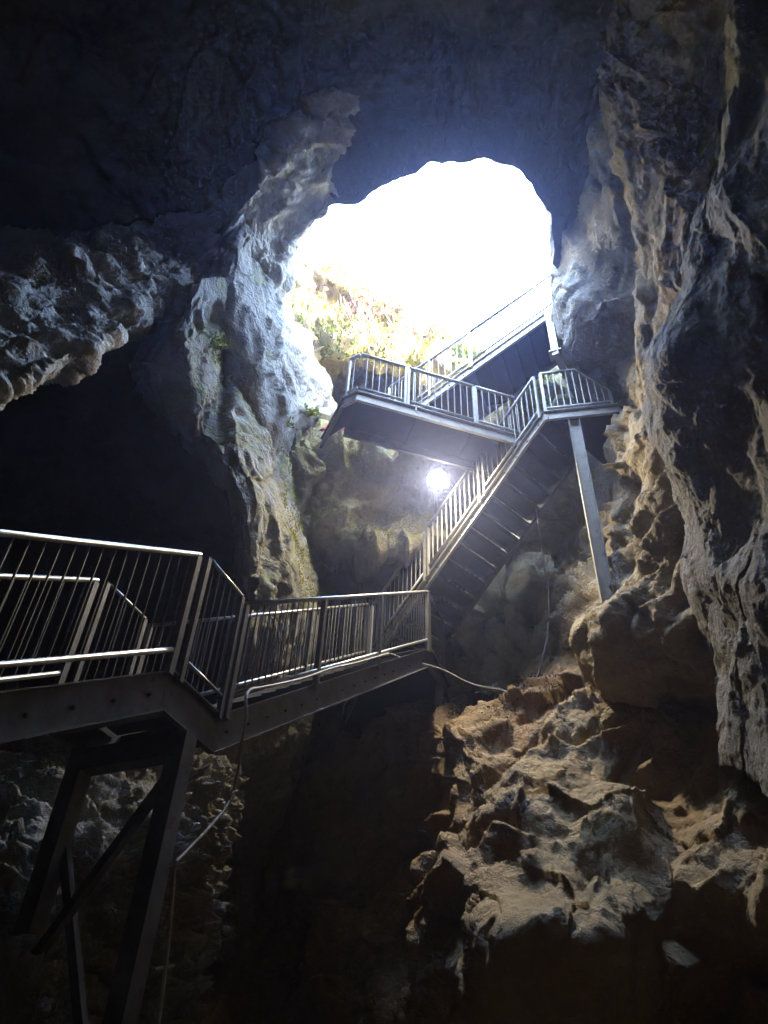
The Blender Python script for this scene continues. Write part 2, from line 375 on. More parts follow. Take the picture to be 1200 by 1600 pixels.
# left buttress hanging between the dark hollow and the shaft
rows = [
 [(290, 440, 13.5), (300, 440, 11.6), (330, 430, 11.2), (370, 440, 11.6), (400, 450, 12.2), (410, 455, 14)],
 [(262, 490, 13), (272, 492, 11), (310, 490, 10.6), (360, 500, 11.2), (400, 520, 11.9), (420, 520, 14)],
 [(210, 560, 12.6), (225, 556, 10.9), (300, 545, 10.3), (355, 560, 10.9), (405, 590, 11.4), (425, 590, 13.6)],
 [(205, 575, 12.6), (215, 572, 11), (300, 600, 10.3), (365, 610, 10.7), (420, 640, 11.2), (440, 645, 13.4)],
 [(240, 640, 12.6), (252, 636, 10.8), (320, 650, 10.2), (380, 660, 10.5), (432, 690, 11.1), (448, 690, 13.4)],
 [(310, 705, 12.6), (320, 700, 10.7), (360, 700, 10.2), (400, 720, 10.3), (445, 740, 11), (460, 740, 13.4)],
 [(358, 780, 12.6), (368, 780, 10.6), (395, 780, 10.2), (425, 790, 10.3), (460, 800, 10.9), (474, 800, 13.4)],
 [(370, 860, 12.6), (380, 860, 10.6), (405, 860, 10.3), (440, 860, 10.3), (478, 860, 10.9), (492, 860, 13.4)],
 [(372, 960, 12.6), (384, 960, 10.7), (412, 960, 10.4), (450, 960, 10.4), (486, 960, 11), (498, 960, 13.4)],
 [(350, 1080, 12.6), (370, 1080, 10.8), (412, 1080, 10.6), (445, 1080, 10.7), (478, 1080, 11.2), (492, 1080, 13.4)],
 [(330, 1200, 13), (350, 1200, 11.5), (400, 1200, 11.3), (440, 1200, 11.4), (475, 1200, 12), (492, 1200, 14)],
 [(300, 1330, 13), (330, 1330, 11.8), (400, 1330, 11.6), (460, 1330, 11.7), (520, 1330, 12), (560, 1330, 14)],
 [(280, 1500, 12), (310, 1500, 11.2), (400, 1500, 11), (480, 1500, 11), (560, 1500, 11.4), (600, 1500, 13)]]
rows = [[(x, y, t+a) for (x, y, t), a in zip(r, (-.6, -1.1, -.7, -.1, .5, .6))] for r in rows]
rows = [[(x, y, t+a) for x, y, t in r] for r, a in zip(rows, (.3, .3, .2, .1, .1, 0, -.2, -.4, -.4, 0, .6, 1.5, 2))]
_, GBT = rock('rock_buttress', rows, M['moss'], dict(big=.25, facet=.09, fine=.05, pocket=.3, pfreq=1.4, pn=2, aniso=(1, 1, .5)), 2.6)
# back wall and the overgrown bank above the hole
rows = [
 [(330, 360, 24), (440, 400, 24), (540, 450, 24), (610, 500, 24), (690, 540, 24), (760, 570, 22), (850, 580, 20), (980, 580, 18)],
 [(330, 300, 17.5), (440, 350, 17), (540, 425, 17), (610, 468, 17), (690, 522, 17), (760, 556, 16.5), (850, 562, 15.5), (980, 560, 15)],
 [(340, 430, 16.2), (450, 450, 16), (545, 490, 16), (615, 520, 16), (690, 556, 15.5), (760, 590, 15), (850, 606, 14.2), (980, 606, 13.5)],
 [(350, 520, 15.4), (460, 545, 15.2), (550, 562, 15.4), (620, 575, 15.6), (690, 600, 15.2), (760, 635, 14.4), (850, 650, 13.6), (980, 650, 13)],
 [(360, 570, 15.4), (470, 590, 15.2), (550, 580, 18), (620, 592, 18), (690, 625, 16), (760, 670, 14.8), (850, 690, 14), (980, 690, 13.2)],
 [(380, 640, 14.6), (470, 640, 14.6), (540, 640, 17.5), (620, 650, 17.5), (690, 670, 16.5), (760, 700, 15.5), (850, 720, 14.8), (980, 720, 13.8)],
 [(400, 690, 13.6), (470, 678, 13.3), (540, 684, 13.4), (620, 700, 13.5), (700, 706, 13.6), (770, 716, 13.7), (860, 730, 13.8), (980, 750, 13.2)],
 [(400, 740, 13.2), (475, 735, 12.8), (540, 740, 13.1), (620, 760, 13.5), (700, 770, 13.8), (770, 775, 14), (860, 780, 14), (980, 790, 13.4)],
 [(410, 800, 13), (480, 795, 12.8), (545, 800, 12.9), (620, 812, 13.2), (690, 818, 13.4), (770, 820, 13.6), (860, 825, 14), (980, 830, 13.4)],
 [(410, 850, 13.2), (485, 850, 12.9), (550, 862, 12.7), (620, 866, 12.8), (680, 862, 13.0), (770, 865, 13.6), (860, 870, 14.4), (980, 870, 13.2)],
 [(410, 880, 14.5), (485, 885, 15), (550, 880, 16), (620, 880, 16.4), (680, 885, 16.4), (770, 890, 15.8), (860, 900, 15.2), (980, 900, 13.8)],
 [(400, 1000, 14), (485, 990, 15), (550, 1000, 15.5), (620, 1000, 15.5), (690, 1000, 15.2), (770, 1000, 15), (860, 1000, 14.5), (980, 1000, 13.8)],
 [(400, 1120, 13.6), (485, 1120, 14), (550, 1120, 14), (620, 1120, 14), (690, 1120, 14), (770, 1120, 14), (860, 1120, 14), (980, 1120, 13.8)]]
_, GB = rock('back_wall', rows, M['back'], dict(big=.3, facet=.14, fine=.045, pocket=.26, pfreq=1.2, pn=2, bed=.42, bedfreq=.85, beddir=(-.12, .05, 1)), 3.0)
# smooth boulder on the right of the opening
rows = [
 [(800, 60, 13), (850, 40, 12), (920, 20, 11.4), (980, 20, 11.2), (1040, 20, 11.2)],
 [(820, 160, 14), (850, 140, 12.4), (915, 120, 11.6), (980, 130, 11.3), (1040, 140, 11.4)],
 [(840, 240, 14.5), (870, 200, 12.6), (920, 190, 11.6), (980, 230, 11.2), (1040, 260, 11.4)],
 [(845, 300, 15), (862, 300, 12.8), (915, 300, 11.8), (980, 320, 11.2), (1050, 340, 11.4)],
 [(862, 370, 15), (876, 370, 12.6), (920, 370, 11.7), (980, 385, 11.2), (1050, 400, 11.4)],
 [(862, 425, 15.2), (878, 430, 12.8), (925, 425, 11.8), (985, 430, 11.4), (1050, 440, 11.4)],
 [(856, 470, 15), (870, 470, 12.4), (920, 465, 11.3), (980, 470, 11), (1050, 480, 11.2)],
 [(858, 540, 15), (874, 540, 12.4), (920, 540, 11.7), (975, 540, 11.5), (1050, 550, 11)],
 [(874, 600, 15), (890, 600, 13), (930, 600, 12.4), (980, 605, 12), (1050, 620, 11)],
 [(890, 670, 15), (905, 670, 13.4), (945, 670, 12.8), (990, 680, 12.1), (1050, 690, 11)],
 [(880, 760, 15.5), (900, 760, 14), (940, 760, 13), (990, 770, 12), (1050, 780, 11)],
 [(820, 850, 15.5), (860, 850, 14.5), (920, 850, 13.2), (990, 850, 12), (1050, 850, 11)],
 [(800, 940, 15), (850, 940, 14), (920, 940, 12.5), (990, 940, 11.5), (1050, 940, 10.5)]]
rows = [[(x, y, t+a) for (x, y, t), a in zip(r, (0, 0, 0, -.05, -.3))] for r in rows]
rows = [[(x, y, min(t, r[1][2]+.9)) for x, y, t in r] for r in rows]
_, GR = rock('boulder_wall', rows, M['left'], dict(big=.28, facet=.07, fine=.025, pocket=.14, pfreq=.9, pn=2), 3.5, skirt=.4)
# crinkled curtain of rock right of the boulder
rows = [
 [(850, -60, 13), (870, -60, 11.6), (940, -60, 10.6), (1020, -60, 10.2), (1150, -60, 9.6)],
 [(895, 50, 13), (905, 50, 11.4), (950, 50, 10.8), (1030, 60, 10.4), (1130, 60, 10.2)],
 [(925, 150, 13), (935, 150, 11), (975, 160, 10.6), (1040, 170, 10.4), (1120, 170, 10.4)],
 [(935, 220, 13), (948, 220, 10.9), (990, 240, 10.4), (1050, 250, 10), (1120, 250, 10)],
 [(965, 310, 13), (978, 310, 10.6), (1010, 320, 10.2), (1060, 330, 9.8), (1120, 330, 9.8)],
 [(985, 400, 12.6), (996, 400, 10.4), (1020, 410, 10.1), (1060, 420, 9.6), (1120, 420, 9.6)],
 [(990, 500, 12.4), (1000, 500, 10.2), (1022, 500, 9.9), (1050, 510, 9.5), (1110, 510, 9.4)],
 [(970, 590, 12.4), (982, 590, 10.1), (1005, 590, 9.8), (1040, 600, 9.4), (1100, 610, 9.2)],
 [(985, 660, 12.2), (1000, 655, 10), (1020, 660, 9.7), (1050, 680, 9.2), (1100, 700, 9)],
 [(1000, 720, 12), (1015, 720, 9.9), (1030, 730, 9.6), (1060, 750, 9.1), (1100, 780, 8.8)]]
rows = [[(x, y, t+a) for (x, y, t), a in zip(r, (0, 0, -.3, -.8, -1.3))] for r in rows]
_,G_ = rock('rock_curtain', rows, M['right'], dict(big=.15, facet=.1, fine=.06, pocket=.1, pfreq=2.4, aniso=(1, 1, .6)), 2.8)
# brown folded rocks, right middle
rows = [
 [(975, 640, 12), (990, 636, 10.4), (1020, 640, 9.8), (1070, 660, 9.4), (1140, 680, 9), (1230, 700, 8.6)],
 [(960, 690, 12), (972, 690, 10), (1010, 690, 9.4), (1060, 710, 9), (1130, 730, 8.6), (1230, 750, 8)],
 [(944, 760, 12.6), (956, 760, 10.9), (1000, 760, 10.1), (1050, 770, 8.9), (1120, 790, 8.4), (1230, 800, 7.8)],
 [(915, 830, 12.4), (930, 830, 11), (985, 830, 9.9), (1040, 840, 8.9), (1110, 850, 8.3), (1230, 860, 7.6)],
 [(860, 900, 13), (880, 900, 12.2), (955, 890, 10), (1020, 900, 9), (1100, 910, 8.2), (1230, 920, 7.4)],
 [(850, 950, 12.5), (870, 950, 11.4), (940, 945, 9.25), (1010, 950, 8.8), (1090, 960, 8.1), (1230, 980, 7.3)],
 [(900, 1000, 11), (925, 1000, 9.4), (960, 985, 8.9), (1030, 1010, 8.5), (1100, 1030, 8), (1230, 1050, 7.2)],
 [(920, 1060, 10.6), (940, 1060, 9.3), (990, 1050, 8.8), (1050, 1060, 8.5), (1120, 1070, 8), (1230, 1090, 7.2)],
 [(930, 1120, 10.6), (960, 1120, 10), (1010, 1110, 9.6), (1060, 1105, 9.2), (1120, 1110, 8.8), (1230, 1120, 8)]]
_,G_ = rock('folded_rock', rows, M['right'], dict(big=.3, facet=.17, ffreq=.5, fine=.045, bed=.2, bedfreq=1.4, beddir=(.7, .2, 1)), 2.8)
# near right wall, dark and rough
rows = [
 [(1150, -150, 9), (1160, -150, 7.2), (1210, -150, 6.6), (1320, -150, 5.6), (1500, -150, 4.6), (1900, -150, 4)],
 [(1135, 0, 9), (1145, 0, 7.2), (1190, 0, 6.7), (1300, 0, 5.8), (1480, 0, 4.8), (1900, 0, 4)],
 [(1112, 180, 9.2), (1122, 180, 7.4), (1170, 180, 6.8), (1280, 180, 5.9), (1460, 180, 4.9), (1900, 180, 4)],
 [(1068, 330, 9.4), (1078, 330, 7.6), (1130, 330, 7), (1260, 330, 6), (1450, 330, 4.9), (1900, 330, 4)],
 [(1058, 450, 9.4), (1066, 450, 7.7), (1120, 450, 7), (1250, 450, 6), (1450, 450, 4.9), (1900, 450, 4)],
 [(1030, 560, 9.4), (1040, 560, 7.8), (1100, 560, 7.1), (1240, 560, 6), (1450, 560, 4.9), (1900, 560, 4)],
 [(1015, 660, 9.4), (1027, 660, 8), (1090, 660, 7.3), (1230, 660, 6.1), (1450, 660, 4.9), (1900, 660, 4)],
 [(1050, 760, 9), (1060, 750, 8), (1110, 760, 7.3), (1230, 770, 6.2), (1450, 780, 4.9), (1900, 780, 4)],
 [(1080, 830, 8.8), (1090, 820, 7.8), (1130, 830, 7.3), (1230, 850, 6.3), (1450, 880, 4.9), (1900, 880, 4)],
 [(1070, 900, 8.8), (1085, 900, 7.7), (1130, 900, 7.2), (1230, 920, 6.3), (1450, 950, 4.9), (1900, 960, 4)],
 [(1110, 980, 8.6), (1125, 980, 7.6), (1160, 990, 7.2), (1240, 1010, 6.3), (1450, 1050, 4.9), (1900, 1060, 4)],
 [(1140, 1070, 8.6), (1150, 1070, 7.5), (1180, 1090, 7), (1250, 1110, 6.3), (1450, 1200, 4.9), (1900, 1260, 4)],
 [(1150, 1200, 8.6), (1165, 1200, 7.4), (1190, 1230, 7), (1260, 1300, 6), (1450, 1450, 4.7), (1900, 1500, 4)]]
rows = [[(x, y, t+a) for x, y, t in r] for r, a in zip(rows, (1, .9, .7, .5, .3, .1, 0, -.2, -.3, -.5, -.6, -.8, -1))]
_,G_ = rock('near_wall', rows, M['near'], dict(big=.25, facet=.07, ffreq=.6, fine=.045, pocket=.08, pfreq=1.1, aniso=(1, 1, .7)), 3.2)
# pile of angular green-grey rocks behind the landing
rows = [
 [(650, 960, 15), (690, 930, 14.2), (740, 890, 14), (780, 866, 13.8), (830, 880, 13.6), (880, 900, 13), (930, 900, 12.4)],
 [(655, 980, 14.2), (695, 950, 13), (745, 905, 12.9), (785, 885, 12.8), (835, 900, 12.8), (885, 930, 12), (935, 920, 11.2)],
 [(665, 1010, 13.8), (700, 985, 12.6), (750, 940, 12.4), (790, 925, 12.2), (840, 945, 12), (890, 960, 11.2), (935, 950, 10.4)],
 [(670, 1040, 13.4), (705, 1020, 12.3), (755, 985, 12), (795, 975, 11.8), (845, 990, 11.5), (890, 1000, 10.9), (935, 990, 10.2)],
 [(650, 1075, 12.8), (700, 1060, 12), (755, 1040, 11.7), (800, 1030, 11.5), (845, 1035, 11.2), (890, 1040, 10.7), (940, 1040, 10)],
 [(640, 1110, 12), (700, 1100, 11.6), (755, 1090, 11.4), (800, 1080, 11.3), (850, 1080, 11), (890, 1080, 10.6), (950, 1080, 10)]]
_,G_ = rock('rubble_bank', rows, M['pile'], dict(big=.15, fine=.035, block=.3, bfreq=.7, facet=.2, ffreq=.8, aniso=(1, 1, .8)), 2.6)
# earth ledge and the ochre slope falling to the dark bottom
rows = [
 [(200, 1160, 15), (350, 1150, 15), (480, 1120, 14.6), (580, 1060, 13.6), (680, 1055, 12.6), (780, 1050, 12.2), (870, 1030, 11.2), (960, 1000, 10.2), (1060, 1040, 9.6), (1180, 1060, 8.6), (1400, 1080, 7)],
 [(200, 1200, 14), (350, 1190, 14), (480, 1150, 13.8), (580, 1095, 12.9), (680, 1088, 11.6), (780, 1080, 11.3), (865, 1055, 10.6), (945, 1050, 9.9), (1050, 1090, 9.2), (1180, 1100, 8.2), (1400, 1120, 6.6)],
 [(200, 1250, 13.6), (350, 1240, 13.6), (490, 1190, 13.2), (600, 1150, 12.1), (675, 1130, 10.4), (770, 1128, 9.9), (860, 1115, 9.5), (945, 1110, 9.2), (1040, 1140, 8.9), (1180, 1160, 8.0), (1400, 1160, 6.4)],
 [(200, 1330, 13.2), (350, 1320, 13.2), (490, 1280, 12.6), (610, 1230, 11.4), (700, 1200, 9.5), (780, 1195, 8.9), (870, 1185, 8.6), (960, 1190, 8.4), (1040, 1220, 8.3), (1180, 1230, 7.5), (1400, 1230, 6.2)],
 [(200, 1420, 12.8), (350, 1410, 12.8), (490, 1380, 12), (620, 1320, 10.6), (715, 1285, 8.6), (790, 1275, 7.9), (880, 1270, 7.6), (965, 1270, 7.6), (1040, 1300, 7.6), (1180, 1310, 6.9), (1400, 1310, 6)],
 [(200, 1510, 12), (350, 1500, 12), (490, 1480, 11.4), (620, 1420, 10), (700, 1390, 7.9), (790, 1375, 7.0), (880, 1370, 6.6), (970, 1370, 6.7), (1050, 1400, 6.9), (1180, 1410, 6.4), (1400, 1410, 5.8)],
 [(200, 1620, 11), (350, 1610, 11), (490, 1600, 10.6), (620, 1540, 9.2), (700, 1500, 7.4), (790, 1480, 6.3), (880, 1470, 5.8), (970, 1470, 5.9), (1060, 1490, 6.6), (1180, 1520, 6.8), (1400, 1520, 5.6)],
 [(200, 1800, 9), (350, 1790, 9), (490, 1780, 8.8), (620, 1740, 8.2), (700, 1700, 7.6), (790, 1680, 7), (880, 1680, 6.6), (970, 1680, 6.4), (1060, 1700, 6.6), (1180, 1700, 6), (1400, 1700, 5)]]
_, GS = rock('clay_slope', rows, M['slope'], dict(big=.35, facet=.2, ffreq=.42, foct=3, fine=.05, block=.05, bfreq=.45, pocket=.05, bed=.2, bedfreq=1.0, beddir=(-.5, .3, 1)), 3.0)
# ledges of rock under the lower flight, bottom left
rows = [
 [(-350, 1080, 11), (-100, 1060, 10.5), (40, 1060, 10.5), (160, 1090, 10.6), (260, 1100, 11), (340, 1100, 12), (400, 1100, 14)],
 [(-350, 1160, 9), (-100, 1140, 8.8), (40, 1135, 8.8), (160, 1150, 9), (260, 1160, 9.4), (340, 1170, 10.4), (395, 1170, 13)],
 [(-350, 1240, 8.2), (-100, 1230, 8), (40, 1225, 8), (160, 1235, 8.3), (260, 1235, 9), (330, 1250, 10), (375, 1250, 12.5)],
 [(-350, 1330, 7.8), (-100, 1320, 7.6), (40, 1310, 7.6), (150, 1320, 8), (240, 1320, 8.8), (300, 1330, 9.8), (350, 1330, 12.5)],
 [(-350, 1430, 7.2), (-100, 1420, 7), (30, 1400, 7.2), (130, 1410, 7.8), (220, 1410, 8.8), (290, 1420, 9.8), (340, 1420, 12)],
 [(-350, 1530, 6.6), (-100, 1520, 6.4), (20, 1500, 6.6), (110, 1510, 7.4), (200, 1500, 8.6), (280, 1500, 9.8), (330, 1500, 12)],
 [(-350, 1700, 5.6), (-100, 1690, 5.6), (10, 1680, 5.8), (100, 1680, 6.8), (190, 1680, 8), (270, 1680, 9), (330, 1680, 11)]]
rows = [[(x, y, t*a) for x, y, t in r] for r, a in zip(rows, (.98, .93, .86, .8, .75, .7, .64))]
_,G_ = rock('ledge_rock', rows, M['left'], dict(big=.2, facet=.13, ffreq=1.6, fine=.1, bed=.26, bedfreq=3.2, aniso=(.7, .7, 1.6), beddir=(-.1, .1, 1), pocket=.08), 3.2)
# cave floor
n = 140; xs = np.linspace(-11, 11, n); ys = np.linspace(-6, 14, n); gx, gy = np.meshgrid(xs, ys, indexing='ij')
g = np.stack([gx, gy, np.full_like(gx, -1.7)], -1); g[..., 2] += .25*fbm(g.reshape(-1, 3)*.6, 5).reshape(n, n)
idx = np.arange(n*n).reshape(n, n); F = np.stack([idx[:-1, :-1], idx[1:, :-1], idx[1:, 1:], idx[:-1, 1:]], -1).reshape(-1, 4)
me = bpy.data.meshes.new('cave_floor'); me.from_pydata([tuple(v) for v in g.reshape(-1, 3)], [], [tuple(f) for f in F.tolist()]); me.materials.append(M['slope']); me.polygons.foreach_set('use_smooth', [True]*len(me.polygons))
o = bpy.data.objects.new('cave_floor', me); C.objects.link(o); o['kind'] = 'structure'

# ------------------------------------------------------------------ steel stairs
def railing(parent, A, B, side_off, h_top, h_low, posts, bal, label=None, post_up=None, r=.022, lowr=.02, pw=.05, mat='rail', low_mat='rail', pm='steel_dk', base=0.0, pipe=True, balr=.007):
    """panel from A to B (line along the deck edge); handrail h_top above, lower rail h_low above; posts = list of fractions; bal = spacing"""
    A = A+side_off; B = B+side_off; d = B-A; Ln = np.linalg.norm(d)
    hr = MB()
    if pipe: hr.tube([A+ZZ*h_top, B+ZZ*h_top], r, 12)
    else: hr.bar(A+ZZ*h_top, B+ZZ*h_top, .05, .03)
    o = hr.build('railing', M[mat], parent, True)
    if label: o['label'] = label
    MB().tube([A+d*.01+ZZ*h_low, B-d*.01+ZZ*h_low], lowr, 10).build('lower_rail', M[low_mat], o, True)
    for f in posts:
        p = A+d*f; MB().bar(p-ZZ*base, p+ZZ*(h_top-(r if pipe else 0)), pw, pw, up=unit(V(d[0], d[1], 0))).build('post', M[pm], o)
    n_ = max(2, int(round(Ln/bal))); me_ = None
    for k in range(1, n_):
        p = A+d*(k/n_)
        if any(abs(k/n_-f)*Ln < .05 for f in posts): continue
        if me_ is None:
            b = MB().tube([p+ZZ*h_low, p+ZZ*h_top], balr, 6).build('baluster', M[pm], o, False, loc=p); me_ = b
        else:
            c = me_.copy(); C.objects.link(c); c.parent = o; c.location = tuple(p-np.array(parent.location))
    return o
def channel(mb, A, B, depth, out, web=.012, fl=.035, drop=0.0):
    """C-channel stringer whose top edge runs A->B, flanges towards 'out'; vertical end cuts"""
    d = B-A; o_ = out/np.linalg.norm(out)
    dn = ZZ*-depth
    mb.prism([A, B, B+dn, A+dn], -o_*web)
    mb.prism([A, B, B-ZZ*.012, A-ZZ*.012], o_*fl)
    mb.prism([A+dn, B+dn, B+dn+ZZ*.012, A+dn+ZZ*.012], o_*fl)
def flight(name, label, A, B, W, depth, n_tr, side, near_lab, mat='steel_dk', tread_d=.27, smat=None, riser=0.0):
    """A..B = near stringer's top edge from foot to head; W = vector across to the far stringer"""
    t = thing(name, label, 'staircase', A, 'steel stair flights climbing the shaft')
    w_ = unit(W)
    mb = MB(); channel(mb, A, B, depth, -w_); s1 = mb.build('stringer', M[smat or mat], t)
    ex = .1 if riser else 0.0
    mb = MB(); channel(mb, A+W+ZZ*ex, B+W+ZZ*ex, depth+ex, w_); mb.build('stringer', M[mat], t)
    # bolts along the near web
    b0 = None
    for k in range(n_tr):
        p = A+(B-A)*((k+.5)/n_tr)-ZZ*depth*.55
        if b0 is None: b0 = MB().tube([p-w_*.001, p-w_*.02], .012, 6).build('bolt', M['tread'], s1, loc=p)
        else: c = b0.copy(); C.objects.link(c); c.parent = s1; c.location = tuple(p-A)
    hd = V(B[0]-A[0], B[1]-A[1], 0); hd = unit(hd)
    first = None
    for k in range(n_tr):
        p = A+(B-A)*((k+.65)/n_tr)-ZZ*depth*.45
        if first is None:
            mb = MB(); L_ = np.linalg.norm(W)-.0255
            a = p+w_*.013; b = a+w_*L_
            mb.bar(a, b, tread_d, .006, side=hd)
            for s_ in (-1, 1): mb.bar(a+hd*s_*(tread_d/2-.003)-ZZ*.025, b+hd*s_*(tread_d/2-.003)-ZZ*.025, .006, .05, side=hd)
            for j in range(9):   # anti-slip bars on the top
                q = hd*(-tread_d/2+.03+j*.026); mb.bar(a+q+ZZ*.006, b+q+ZZ*.006, .006, .006, side=hd)
            if riser: mb.bar(a+hd*(tread_d/2)+ZZ*riser/2, b+hd*(tread_d/2)+ZZ*riser/2, .004, riser, side=hd)
            first = mb.build('tread', M['tread'], t, False, loc=p)
        else:
            c = first.copy(); C.objects.link(c); c.parent = t; c.location = tuple(p-A)
    return t
AZ1 = 24.0; d1 = D(AZ1); n1 = D(AZ1-90)          # n1 points to the far (left) side
Cn = V(-1.408, 4.774, 2.85); Jn = V(-1.147, 5.37, 2.85); Qn = V(.69, 9.5, 6.22)
W1 = n1*.9
up1 = unit(Qn-Jn)
A0 = Cn-D(AZ1, 34.5)*4.6
f1 = flight('metal_staircase', 'lowest steel stair flight rising from the left edge, white-topped pipe handrails', A0, Cn, W1, .31, 13, -1, '')
railing(f1, A0, Cn-d1*.02, n1*-.03, 1.0, .15, [0, .5, .995], .125, r=.021, base=.05)
railing(f1, A0, Cn-d1*.02, W1+n1*.03, 1.0, .15, [0, .5, .995], .125, r=.021, base=.05)
# small landing
l1 = thing('stair_landing', 'short level landing between the two lower flights on dark legs', 'landing', Cn, 'landings between the stair flights')
mb = MB(); channel(mb, Cn+d1*.002, Jn-d1*.002, .31, -n1); mb.build('edge_beam', M['steel_dk'], l1)
mb = MB(); channel(mb, Cn+d1*.002+W1, Jn-d1*.002+W1, .31, n1); mb.build('edge_beam', M['steel_dk'], l1)
MB().bar((Cn+Jn)/2+n1*.02-ZZ*.03, (Cn+Jn)/2+W1-n1*.02-ZZ*.03, .62, .01, side=d1).build('deck', M['tread'], l1)
MB().bar(Cn+d1*.06+n1*.02-ZZ*.2, Cn+d1*.06+W1-n1*.02-ZZ*.2, .06, .2, side=d1).build('cross_beam', M['steel_dk'], l1)
railing(l1, Cn+d1*.09, Jn-d1*.03, n1*-.03, 1.06, .13, [0, 1], .085, r=.014, lowr=.014, base=.05, pw=.04)
railing(l1, Cn+d1*.09, Jn-d1*.03, W1+n1*.03, 1.06, .13, [0, 1], .085, r=.014, lowr=.014, base=.05, pw=.04)
# middle flight
f2 = flight('metal_staircase', 'middle steel stair flight rising from the short landing to the corner landing', Jn, Qn, W1, .31, 17, -1, '')
railing(f2, Jn+up1*.05, Qn-up1*.03, n1*-.03, 1.0, .15, [0.002, .30, .62, .998], .115, r=.021, base=.05)
railing(f2, Jn+up1*.05, Qn-up1*.03, W1+n1*.03, 1.0, .15, [0.002, .30, .62, .998], .115, r=.019, base=.05)
# corner landing
zq = Qn[2]; RE = Qn+d1*.70
l2 = thing('stair_landing', 'corner landing where the middle flight meets the long cantilevered flight', 'landing', Qn, 'landings between the stair flights')
pl = [Qn+d1*.003, RE, RE+d1*.9+n1*.1, Qn+d1*2.1+n1*1.5, Qn+d1*1.4+n1*1.9, Qn+W1+d1*.003]
MB().prism([p-ZZ*.02 for p in pl], -ZZ*.012).build('deck', M['tread'], l2)
for i in range(len(pl)):
    a, b = pl[i], pl[(i+1) % len(pl)]; o_ = np.cross(unit(b-a), ZZ)*-1
    mb = MB(); channel(mb, a+(b-a)*.004, b-(b-a)*.004, .26, -np.cross(ZZ, unit(b-a))); mb.build('edge_beam', M['steel_dk'], l2)
def rl2(a, b, **k): railing(l2, a, b, V(0, 0, 0), 1.0, .08, [0, 1], .085, r=.018, lowr=.014, base=.03, pw=.045, **k)
rl2(Qn+d1*.06-n1*.02, RE-d1*.02-n1*.02)
rl2(pl[-1]+d1*.06, pl[-2]); rl2(pl[-2], pl[-3]); rl2(RE+d1*.05, pl[2])
MB().bar(RE-d1*.15-ZZ*.26, RE-d1*.15-ZZ*1.5, .09, .09, up=d1).build('leg', M['steel_dk'], l2)
# upper diagonal flight
d2 = D(139, 36); w2 = D(49); S2 = V(.71, 9.5, 7.31)+ZZ*.2
B2 = S2-d2*((S2[2]-zq-.02)/math.sin(math.radians(36))); T2 = S2+d2*3.02
W2 = w2*.88
f3 = flight('metal_staircase', 'long steel flight seen from beneath with rows of light gaps between its treads', B2, T2, W2, .22, 18, -1, '', mat='steel_dk', smat='steel', riser=.045, tread_d=.26)
mid = along(S2, d2, (752, 775)); fm = np.linalg.norm(mid-B2)/np.linalg.norm(T2-B2)
s_a = np.linalg.norm(S2-B2)/np.linalg.norm(T2-B2)
def part(A, B, f): return A+(B-A)*f
kw = dict(pipe=False, mat='steel', low_mat='steel', pm='steel', pw=.035, balr=.0075)
railing(f3, part(B2, T2, .02), part(B2, T2, s_a-.01), w2*-.025, .93, .12, [0, 1], .12, base=.05, **kw)
railing(f3, part(B2, T2, s_a+.01), part(B2, T2, fm-.012), w2*-.025, .93, .12, [0, 1], .12, base=.05, **kw)
railing(f3, part(B2, T2, fm+.012), part(B2, T2, .985), w2*-.025, .93, .12, [0, 1], .12, base=.05, **kw)
railing(f3, part(B2, T2, .02), part(B2, T2, .985), W2+w2*.025, .93, .12, [0, .5, 1], .12, base=.05, **kw)
# landing at its head, and the long platform joined to it
z3 = T2[2]
R3 = atz((966, 632), z3); dR = unit(R3-T2); bk = D(49)
l3 = thing('stair_landing', 'triangular-railed landing at the rock wall on a tall slanting post', 'landing', T2, 'landings between the stair flights')
BKL = atz((815, 682), z3)
pl3 = [T2+dR*.005, R3, R3+bk*.9, T2+bk*1.5]
MB().prism([p-ZZ*.02 for p in pl3], -ZZ*.012).build('deck', M['tread'], l3)
mb = MB(); channel(mb, T2+dR*.006, R3, .2, np.cross(dR, ZZ)*-1 if (np.cross(dR, ZZ)@V(0, 1, 0)) > 0 else np.cross(dR, ZZ)); mb.build('edge_beam', M['steel'], l3)
mb = MB(); channel(mb, R3+bk*.006, pl3[2], .2, dR); mb.build('edge_beam', M['steel'], l3)
mb = MB(); channel(mb, pl3[2], pl3[3], .2, bk); mb.build('edge_beam', M['steel'], l3)
# railing whose top slopes down at the rock
Lr = np.linalg.norm(R3-T2); nr = V(0, -.02, 0)
mb = MB(); q0 = T2+dR*.03; q1 = T2+dR*(Lr*.52); q2 = R3-dR*.08
mb.bar(q0+ZZ*.93, q1+ZZ*.93, .045, .03); mb.bar(q1+ZZ*.93, q2+ZZ*.32, .045, .03)
o = mb.build('railing', M['steel'], l3)
MB().bar(q0+ZZ*.08, q2+ZZ*.08, .04, .025).build('lower_rail', M['steel'], o)
for f, h in ((0, .93), (.94, .32)):
    p = q0+(q2-q0)*min(1, f/.94); MB().bar(p, p+ZZ*(h-.01), .045, .045, up=dR).build('post', M['steel'], o)
for k in range(1, 10):
    f = k/10; p = q0+(q2-q0)*f; fb = np.linalg.norm(q1-q0)/np.linalg.norm(q2-q0); h = .92 if f <= fb else .92+(.31-.92)*(f-fb)/(1-fb)
    MB().tube([p+ZZ*.08, p+ZZ*h], .009, 6).build('baluster', M['steel'], o)
